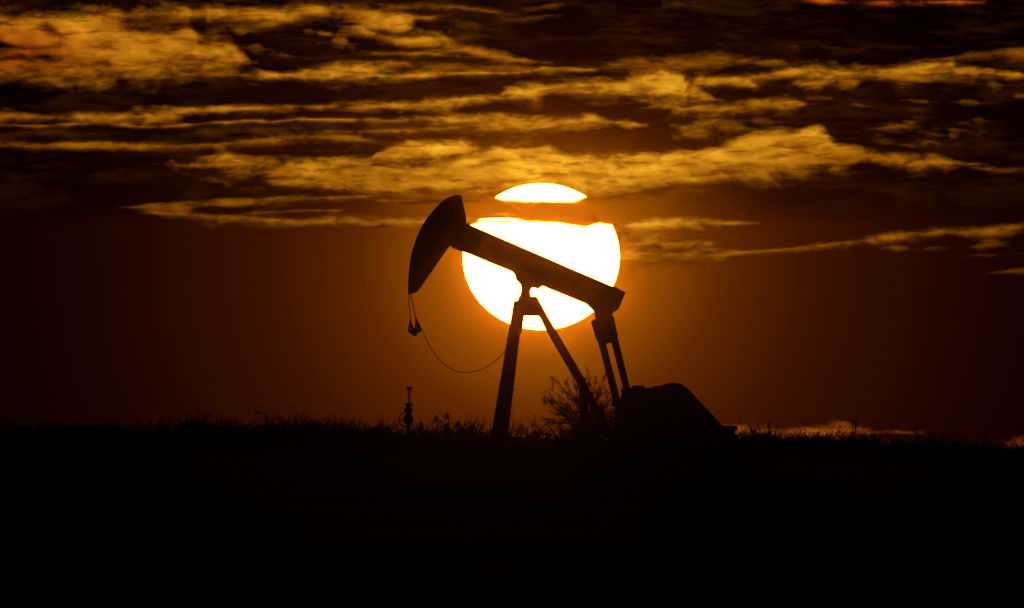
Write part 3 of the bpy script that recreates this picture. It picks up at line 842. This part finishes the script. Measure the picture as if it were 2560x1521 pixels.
# ------------------------------------------------------------------ bush
random.seed(11)
def bez(a, b, c, n):
    return [a * (1 - t) ** 2 + b * 2 * t * (1 - t) + c * t * t for t in [i / n for i in range(n + 1)]]
YBU = D - 1.3
bb = P(1462, 1112, YBU)
bush = empty('bush', (bb.x, YBU, ground_z(bb.x, YBU)))
tag(bush, 'sprawling leafy bush growing round the foot of the rear leg of the pump jack', 'bush')
br, lf = MB(), MB()
def leaf_at(p, s):
    d = Vector((random.gauss(0, 1), random.gauss(0, 1), random.gauss(0, 1))).normalized()
    e = d.orthogonal().normalized()
    lf.add([p, p + d * s + e * s * .32, p + d * s * 2, p + d * s - e * s * .32], [(0, 1, 2, 3)])
def twig(a, d, L, r, dens):
    b = a + d * L
    mid = (a + b) / 2 + Vector((random.gauss(0, .06), random.gauss(0, .06), random.gauss(.03, .05))) * L
    pts = bez(a, mid, b, 4)
    br.tube(pts, [r, r * .8, r * .65, r * .5, r * .3], 4, False)
    n = int(L * dens)
    for i in range(n):
        t = random.random() ** .8
        k = min(int(t * 4), 3)
        p = pts[k].lerp(pts[k + 1], t * 4 - k)
        leaf_at(p + Vector((random.gauss(0, .014), random.gauss(0, .014), random.gauss(0, .014))), random.uniform(.007, .018))
    return pts
tips = [(1352,977),(1366,968),(1388,951),(1394,960),(1372,994),(1357,1022),(1349,1040),(1362,1048),(1375,1001),(1400,972),(1424,955),(1429,966),(1378,1020),(1392,1003),(1370,1058),(1388,1066),
        (1508,946),(1496,952),(1486,958),(1520,962),(1515,978),(1522,980),(1472,940),(1470,955),(1534,1003),(1528,1008),(1512,1012),(1505,1022),(1540,1030),(1530,1045),(1440,960),(1410,990),(1404,1020),(1398,1040),
        (1535,1060),(1545,1075),(1500,1000),(1480,985),(1378,1075)]
root = Vector((bb.x, YBU, bush.location.z))
def limb(st0, tip, r0, level):
    """a crooked limb that forks into finer ones and carries leafy twigs"""
    L = (tip - st0).length
    sag = Vector((-(tip.x - st0.x) * random.uniform(-.05, .18), random.gauss(0, .08), L * random.uniform(-.04, .16)))
    n = 8
    pts = bez(st0, (st0 + tip) / 2 + sag, tip, n)
    pts = [p + Vector((random.gauss(0, .016), random.gauss(0, .02), random.gauss(0, .016))) * (1 if 0 < i < n else 0) for i, p in enumerate(pts)]
    br.tube(pts, [r0 * (1 - .75 * i / n) for i in range(n + 1)], 5, False)
    d0 = (tip - st0).normalized()
    if level == 0:
        for k in range(random.randint(2, 4)):
            i = random.randint(2, n - 1)
            side = Vector((random.gauss(0, .8), random.gauss(0, .6), random.gauss(.1, .7)))
            d = (d0 + side * .75).normalized()
            limb(pts[i], pts[i] + d * L * random.uniform(.22, .42) * (1.2 - .6 * i / n), r0 * .55, 1)
    for i in range(2, n + 1):
        for q in range(2):
            p = pts[i - 1].lerp(pts[i], random.random())
            side = Vector((random.gauss(0, .8), random.gauss(0, .6), random.gauss(.05, .8)))
            d = (d0 * .9 + side * .8).normalized()
            l2 = random.uniform(.08, .24) * (1.15 - .55 * i / n)
            q_ = twig(p, d, l2, .0075, 62)
            if random.random() < .6:
                d2 = (d + Vector((random.gauss(0, .6), random.gauss(0, .5), random.gauss(0, .6)))).normalized()
                twig(q_[2], d2, l2 * .6, .0045, 75)
for (tx, ty) in tips:
    tip = P(tx + random.gauss(0, 3), ty + random.gauss(0, 3), YBU + random.uniform(-.8, .8))
    st0 = P(1462 + random.uniform(-24, 40), 1084 + random.uniform(-22, 14), YBU + random.uniform(-.3, .3))
    br.tube([root, st0], [.035, .024], 5, False)
    limb(st0, tip, .022, 0)
for k in range(1700):                                  # thick heart of the bush
    cx, cy = random.uniform(1428, 1560), random.triangular(1010, 1118, 1085)
    if cy < 1062 - (cx - 1428) * .75 + random.gauss(0, 10): continue
    p = P(cx, cy, YBU + random.gauss(0, .35))
    d = Vector((random.gauss(0, .7), random.gauss(0, .5), random.uniform(-.1, 1.0))).normalized()
    twig(p, d, random.uniform(.12, .3), .008, 130)
br.build('branches', M['bark'], bush)
lf.build('foliage', M['leaf'], bush)

# ------------------------------------------------------------------ grass
random.seed(5)
def blade(mb, x, y, z, h, w, lean, bend, segs=4, hook=0.0):
    """one curved blade or reed leaf; lean is a horizontal vector, bend how far the tip bows over"""
    pts = []
    for i in range(segs + 1):
        t = i / segs
        drop = hook * max(0, t - .6) ** 2 * 4
        pts.append(Vector((x + lean[0] * h * (t * .35 + bend * t * t), y + lean[1] * h * (t * .35 + bend * t * t), z + h * (t - .38 * bend * t * t * t) - drop * h)))
    th = random.uniform(-1.0, 1.0); w *= 1.25
    sx, sy = math.cos(th) * w, math.sin(th) * w * .5
    vs = []
    for i, p in enumerate(pts):
        f = 1 - (i / segs) ** 1.6 * .92
        vs += [(p.x - sx * f, p.y - sy * f, p.z), (p.x + sx * f, p.y + sy * f, p.z)]
    mb.add(vs, [(2 * i, 2 * i + 1, 2 * i + 3, 2 * i + 2) for i in range(segs)])
gm = MB()
def patch(x):     # clumpiness along the crest
    v = .5 + .5 * math.sin(x * 1.7 + 1.2 * math.sin(x * .63)) * math.sin(x * .41 + 2)
    return v * .75 + .45 * max(0, math.sin(x * 4.3 + 2 * math.sin(x * 1.3))) ** 2
def grow(n, xr, yr, hmin, hmax, wmin, wmax, power=2.2, clump=1.0):
    for _ in range(n):
        x = random.uniform(*xr); y = random.uniform(*yr)
        c = 1 + clump * (.95 * patch(x + .25 * (y - D)) - .55)
        h = (hmin + (hmax - hmin) * random.random() ** power) * c
        a = random.uniform(0, 2 * math.pi)
        blade(gm, x, y, ground_z(x, y) - .03, h, random.uniform(wmin, wmax), (math.cos(a), math.sin(a)), random.uniform(.05, .9), 4, random.choice((0, 0, .3, .8)))
grow(15000, (-21, 21), (584, 600), .14, .38, .009, .016, 1.2)
grow(3200, (-21, 21), (585, 599), .34, .85, .010, .019, 1.5)
for _ in range(340):                      # clumps of reedy grass, a few blades from one root
    x0 = px_x(random.choice((random.uniform(-240, 2800), random.uniform(960, 1440), random.uniform(1835, 2190), random.uniform(460, 960)))); y0 = random.uniform(585, 597); H = random.uniform(.34, 1.1) * (1.5 if -4.5 < x0 < 3 else 1.25)
    if px_x(982) < x0 < px_x(1044): H *= .45                    # kept low round the wellhead
    for k in range(random.randint(5, 13)):
        a = random.uniform(0, 2 * math.pi); x = x0 + random.gauss(0, .06); y = y0 + random.gauss(0, .06)
        blade(gm, x, y, ground_z(x, y) - .03, H * random.uniform(.45, 1), random.uniform(.012, .022), (math.cos(a), math.sin(a)), random.uniform(.15, 1.1), 6, random.choice((0, 0, .5, 1.0)))
grow(4500, (-21, 21), (560, 583), .08, .34, .008, .014)
grow(4000, (-16, 16), (500, 560), .08, .30, .01, .018)
go_ = gm.build('grass', M['grass'])
tag(go_, 'ragged dry grass in silhouette along the crest', 'grass', kind='stuff')

# ------------------------------------------------------------------ single weeds that stand above the grass
def reed(px, top, basey, lean, hook, leaves, label, group=None, Y=None, thick=.016, plume=0, name='reed'):
    Y = Y or D - random.uniform(.5, 3)
    b = P(px, basey, Y); z0 = ground_z(b.x, Y) - .03
    t = P(px, top, Y); H = t.z - z0
    mb = MB()
    pts = []
    for i in range(9):
        f = i / 8
        pts.append(Vector((b.x + lean * H * f * f, Y, z0 + H * f)))
    tipdir = 1 if hook >= 0 else -1
    if hook:
        e = pts[-1]; hk = abs(hook)
        for k in range(1, 6):
            a = k / 5 * 2.5
            pts.append(e + Vector((tipdir * hk * (1 - math.cos(a)), 0, hk * math.sin(a) * .8)))
    n = len(pts)
    mb.tube(pts, [thick * (1 - .6 * i / (n - 1)) for i in range(n)], 5)
    if hook:                                # a drooping leaf at the tip
        p = pts[-1]
        mb.add([p + Vector((-.012, 0, .01)), p + Vector((.012, 0, .01)), p + Vector((.02 * tipdir + .008, 0, -.09)), p + Vector((.02 * tipdir, .0, -.1))], [(0, 1, 2, 3)])
    for k in range(leaves):
        f = random.uniform(.15, .8)
        p = pts[int(f * 8)]
        a = random.choice((-1, 1)) * random.uniform(.5, 1)
        L = random.uniform(.18, .36)
        blade(mb, p.x, p.y, p.z, L, random.uniform(.014, .022), (a, random.uniform(-.3, .3)), random.uniform(.5, 1.6), 6, random.choice((0, .5, 1)))
    if plume:
        e = pts[-1] - Vector((0, 0, plume * .5))
        for k in range(150):
            f = random.random()
            p = e + Vector((random.gauss(0, .055 * (1.2 - f)), random.gauss(0, .03), plume * f))
            a = random.uniform(0, 6.28)
            blade(mb, p.x, p.y, p.z, random.uniform(.04, .10), .006, (math.cos(a), math.sin(a)), .6, 2)
    o = mb.build(name, M['grass'])
    tag(o, label, 'weed', group)
    ob = bpy.data.objects[o.name]
    me = o.data
    me.transform(Matrix.Translation((-b.x, -Y, -z0))); o.location = (b.x, Y, z0)
    return o
G1 = 'tall weeds standing above the grass'
for args in [
  (96,1050,1085,.10,.05,4,'bent weed nearest the left end of the crest'),
  (268,1050,1085,.02,.04,5,'short stout weed with drooping tip left of the middle of the left crest'),
  (397,1045,1088,.02,.045,4,'lone hooked reed standing up from the left crest'),
  (447,1026,1088,.01,0,3,'thin faint weed just right of the lone hooked reed'),
  (667,1031,1088,.01,.10,5,'straight reed with one flag leaf bent level to the right'),
  (643,1033,1088,.03,0,3,'feathery topped weed left of the flag leafed reed', .06),
  (690,1050,1088,.55,.06,3,'long weed leaning right beside the flag leafed reed'),
  (738,1037,1090,-.06,-.08,3,'arching weed whose tip hangs down midway along the left crest'),
  (785,1042,1090,.14,0,4,'slanting thin weed left of the round rock'),
  (965,1048,1092,.03,.05,5,'hook tipped weed between the rock and the wellhead'),
  (1180,1056,1104,.05,0,6,'upright pointed weed left of the front leg'),
  (1205,1049,1104,.02,0,8,'bushy leafy weed close to the left side of the front leg'),
  (1226,1047,1104,.02,-.09,5,'weed with tip bent left touching the front leg'),
  (1302,1048,1104,.02,.13,5,'arching reed just right of the front leg'),
  (1329,1052,1104,.04,.05,5,'short hooked reed between the front leg and the bush'),
  (1339,1040,1106,.0,-.045,5,'tallest hooked reed between the front leg and the bush'),
  (1366,1070,1108,.04,0,7,'broad leaved weed at the left foot of the bush'),
  (1998,1074,1112,-.05,.05,6,'hooked weed left of the stout forked weed on the right crest'),
  (2042,1074,1112,.08,.06,6,'stout forked weed in front of the low orange cloud'),
  (2099,1059,1114,.01,.02,6,'straight reed with thick tip against the low orange cloud'),
  (2155,1086,1116,.12,.04,6,'leafy weed right of the straight reed on the right crest'),
  (1854,1086,1112,.01,0,5,'small weed just right of the motor shelf'),
  (2462,1080,1124,.03,.04,6,'bent weed near the right end of the crest'),
]:
    pl = args[7] if len(args) > 7 else 0
    reed(*args[:7], G1, plume=pl)
for px, top, lab in [(1050,1066,'small fuzzy plume weed right of the hand wheel'), (1090,1050,'round headed fuzzy plume weed midway between wellhead and front leg'), (1114,1043,'tallest fuzzy plume weed between wellhead and front leg'), (1147,1064,'last fuzzy plume weed before the front leg')]:
    reed(px, top, 1100, random.uniform(-.08, .05), 0, 5, lab, 'fuzzy plume weeds by the wellhead', plume=.2, thick=.009, name='plume_weed')
def spray(px, top, basey, n, spread, label, name='twiggy_weed'):
    Y = D - random.uniform(.5, 2); b = P(px, basey, Y); z0 = ground_z(b.x, Y) - .03
    H = P(px, top, Y).z - z0
    mb = MB()
    for k in range(n):
        a = random.uniform(-1, 1) * spread; L = H * random.uniform(.6, 1)
        pts = [Vector((b.x + random.gauss(0, .03) * 0 + a * L * f * f + .05 * a, Y + random.uniform(-.1, .1) * f, z0 + L * f)) for f in (0, .3, .6, .85, 1)]
        mb.tube(pts, [.012, .011, .009, .007, .005], 4)
        for j in range(10):
            f = random.uniform(.4, 1); i = min(int(f * 4), 3)
            p = pts[i].lerp(pts[i + 1], random.random())
            blade(mb, p.x, p.y, p.z, random.uniform(.04, .10), .004, (random.choice((-1, 1)), .2), .2, 2)
    o = mb.build(name, M['grass']); tag(o, label, 'weed', 'thin branching weeds along the crest')
    o.data.transform(Matrix.Translation((-b.x, -Y, -z0))); o.location = (b.x, Y, z0)
spray(2136, 1030, 1116, 7, .14, 'tall spray of thin twigs right of the low orange cloud peak')
spray(1926, 1052, 1112, 7, .16, 'spray of thin twigs between the motor shelf and the forked weed')
spray(1870, 1070, 1112, 6, .3, 'low spray of twigs beside the motor shelf')
spray(1285, 1008, 1104, 2, .10, 'very tall faint seed stalk right of the front leg')
spray(704, 1030, 1090, 3, .5, 'spreading thin stalks beside the flag leafed reed')
spray(2330, 1085, 1122, 7, .25, 'low spray of twigs on the far right crest')
def tuft(px, top, basey, wpx, n, label, Yo=-1.0):
    """a dense dark clump"""
    Y = D + Yo; b = P(px, basey, Y); z0 = ground_z(b.x, Y) - .05
    H = P(px, top, Y).z - z0; W = wpx * UX / 2
    mb = MB()
    for k in range(int(n * 1.6)):
        x = max(-1.1, min(1.1, random.gauss(0, .42))) * W; y = random.gauss(0, .3) * W
        h = H * (1 - .6 * min(1, abs(x / W)) ** 2) * random.uniform(.55, 1)
        a = random.uniform(-1, 1) + x / W
        blade(mb, x, y, 0, h, random.uniform(.008, .016), (a, random.uniform(-.3, .3)), random.uniform(.1, .9), 5, random.choice((0, .4, 1)))
    o = mb.build('grass_tuft', M['grass']); o.location = (b.x, Y, z0)
    tag(o, label, 'grass tuft', 'dense grass tufts on the crest')
for a in [(150,1056,1088,60,120,'dense low tuft on the far left crest'),(258,1054,1088,40,110,'peaked tuft left of the lone hooked reed'),(575,1049,1090,46,110,'tall blob shaped tuft on the left crest'),(620,1057,1090,60,150,'broad tuft just left of the flag leafed reed'),
          (1985,1080,1114,70,170,'broad tuft under the hooked weed on the right crest'),(2065,1082,1116,50,130,'tuft at the foot of the stout forked weed'),(2120,1080,1116,60,150,'tuft beneath the tall spray of twigs'),(1895,1080,1112,44,110,'tuft nearest the motor shelf'),(2290,1098,1124,70,130,'low tuft on the far right crest')]:
    tuft(*a)

# ------------------------------------------------------------------ haze: even, thin, forward-scattering volume added to imitate lens glow round the sun
m_hz, h, out = new_mat('haze')
pv = h.n('ShaderNodeVolumePrincipled')
pv.inputs['Color'].default_value = (1, 1, 1, 1)
pv.inputs['Density'].default_value = HAZE_DENSITY
pv.inputs['Anisotropy'].default_value = HAZE_G
h.put(out.inputs['Volume'], pv.outputs[0])
m_hz.cycles.volume_sampling = 'MULTIPLE_IMPORTANCE'
hz = MB().box((0, 500, 4.6), (3200, 1260, 15.2)).build('haze', m_hz)
tag(hz, 'thin haze added to imitate lens glow round the sun', kind='stuff')
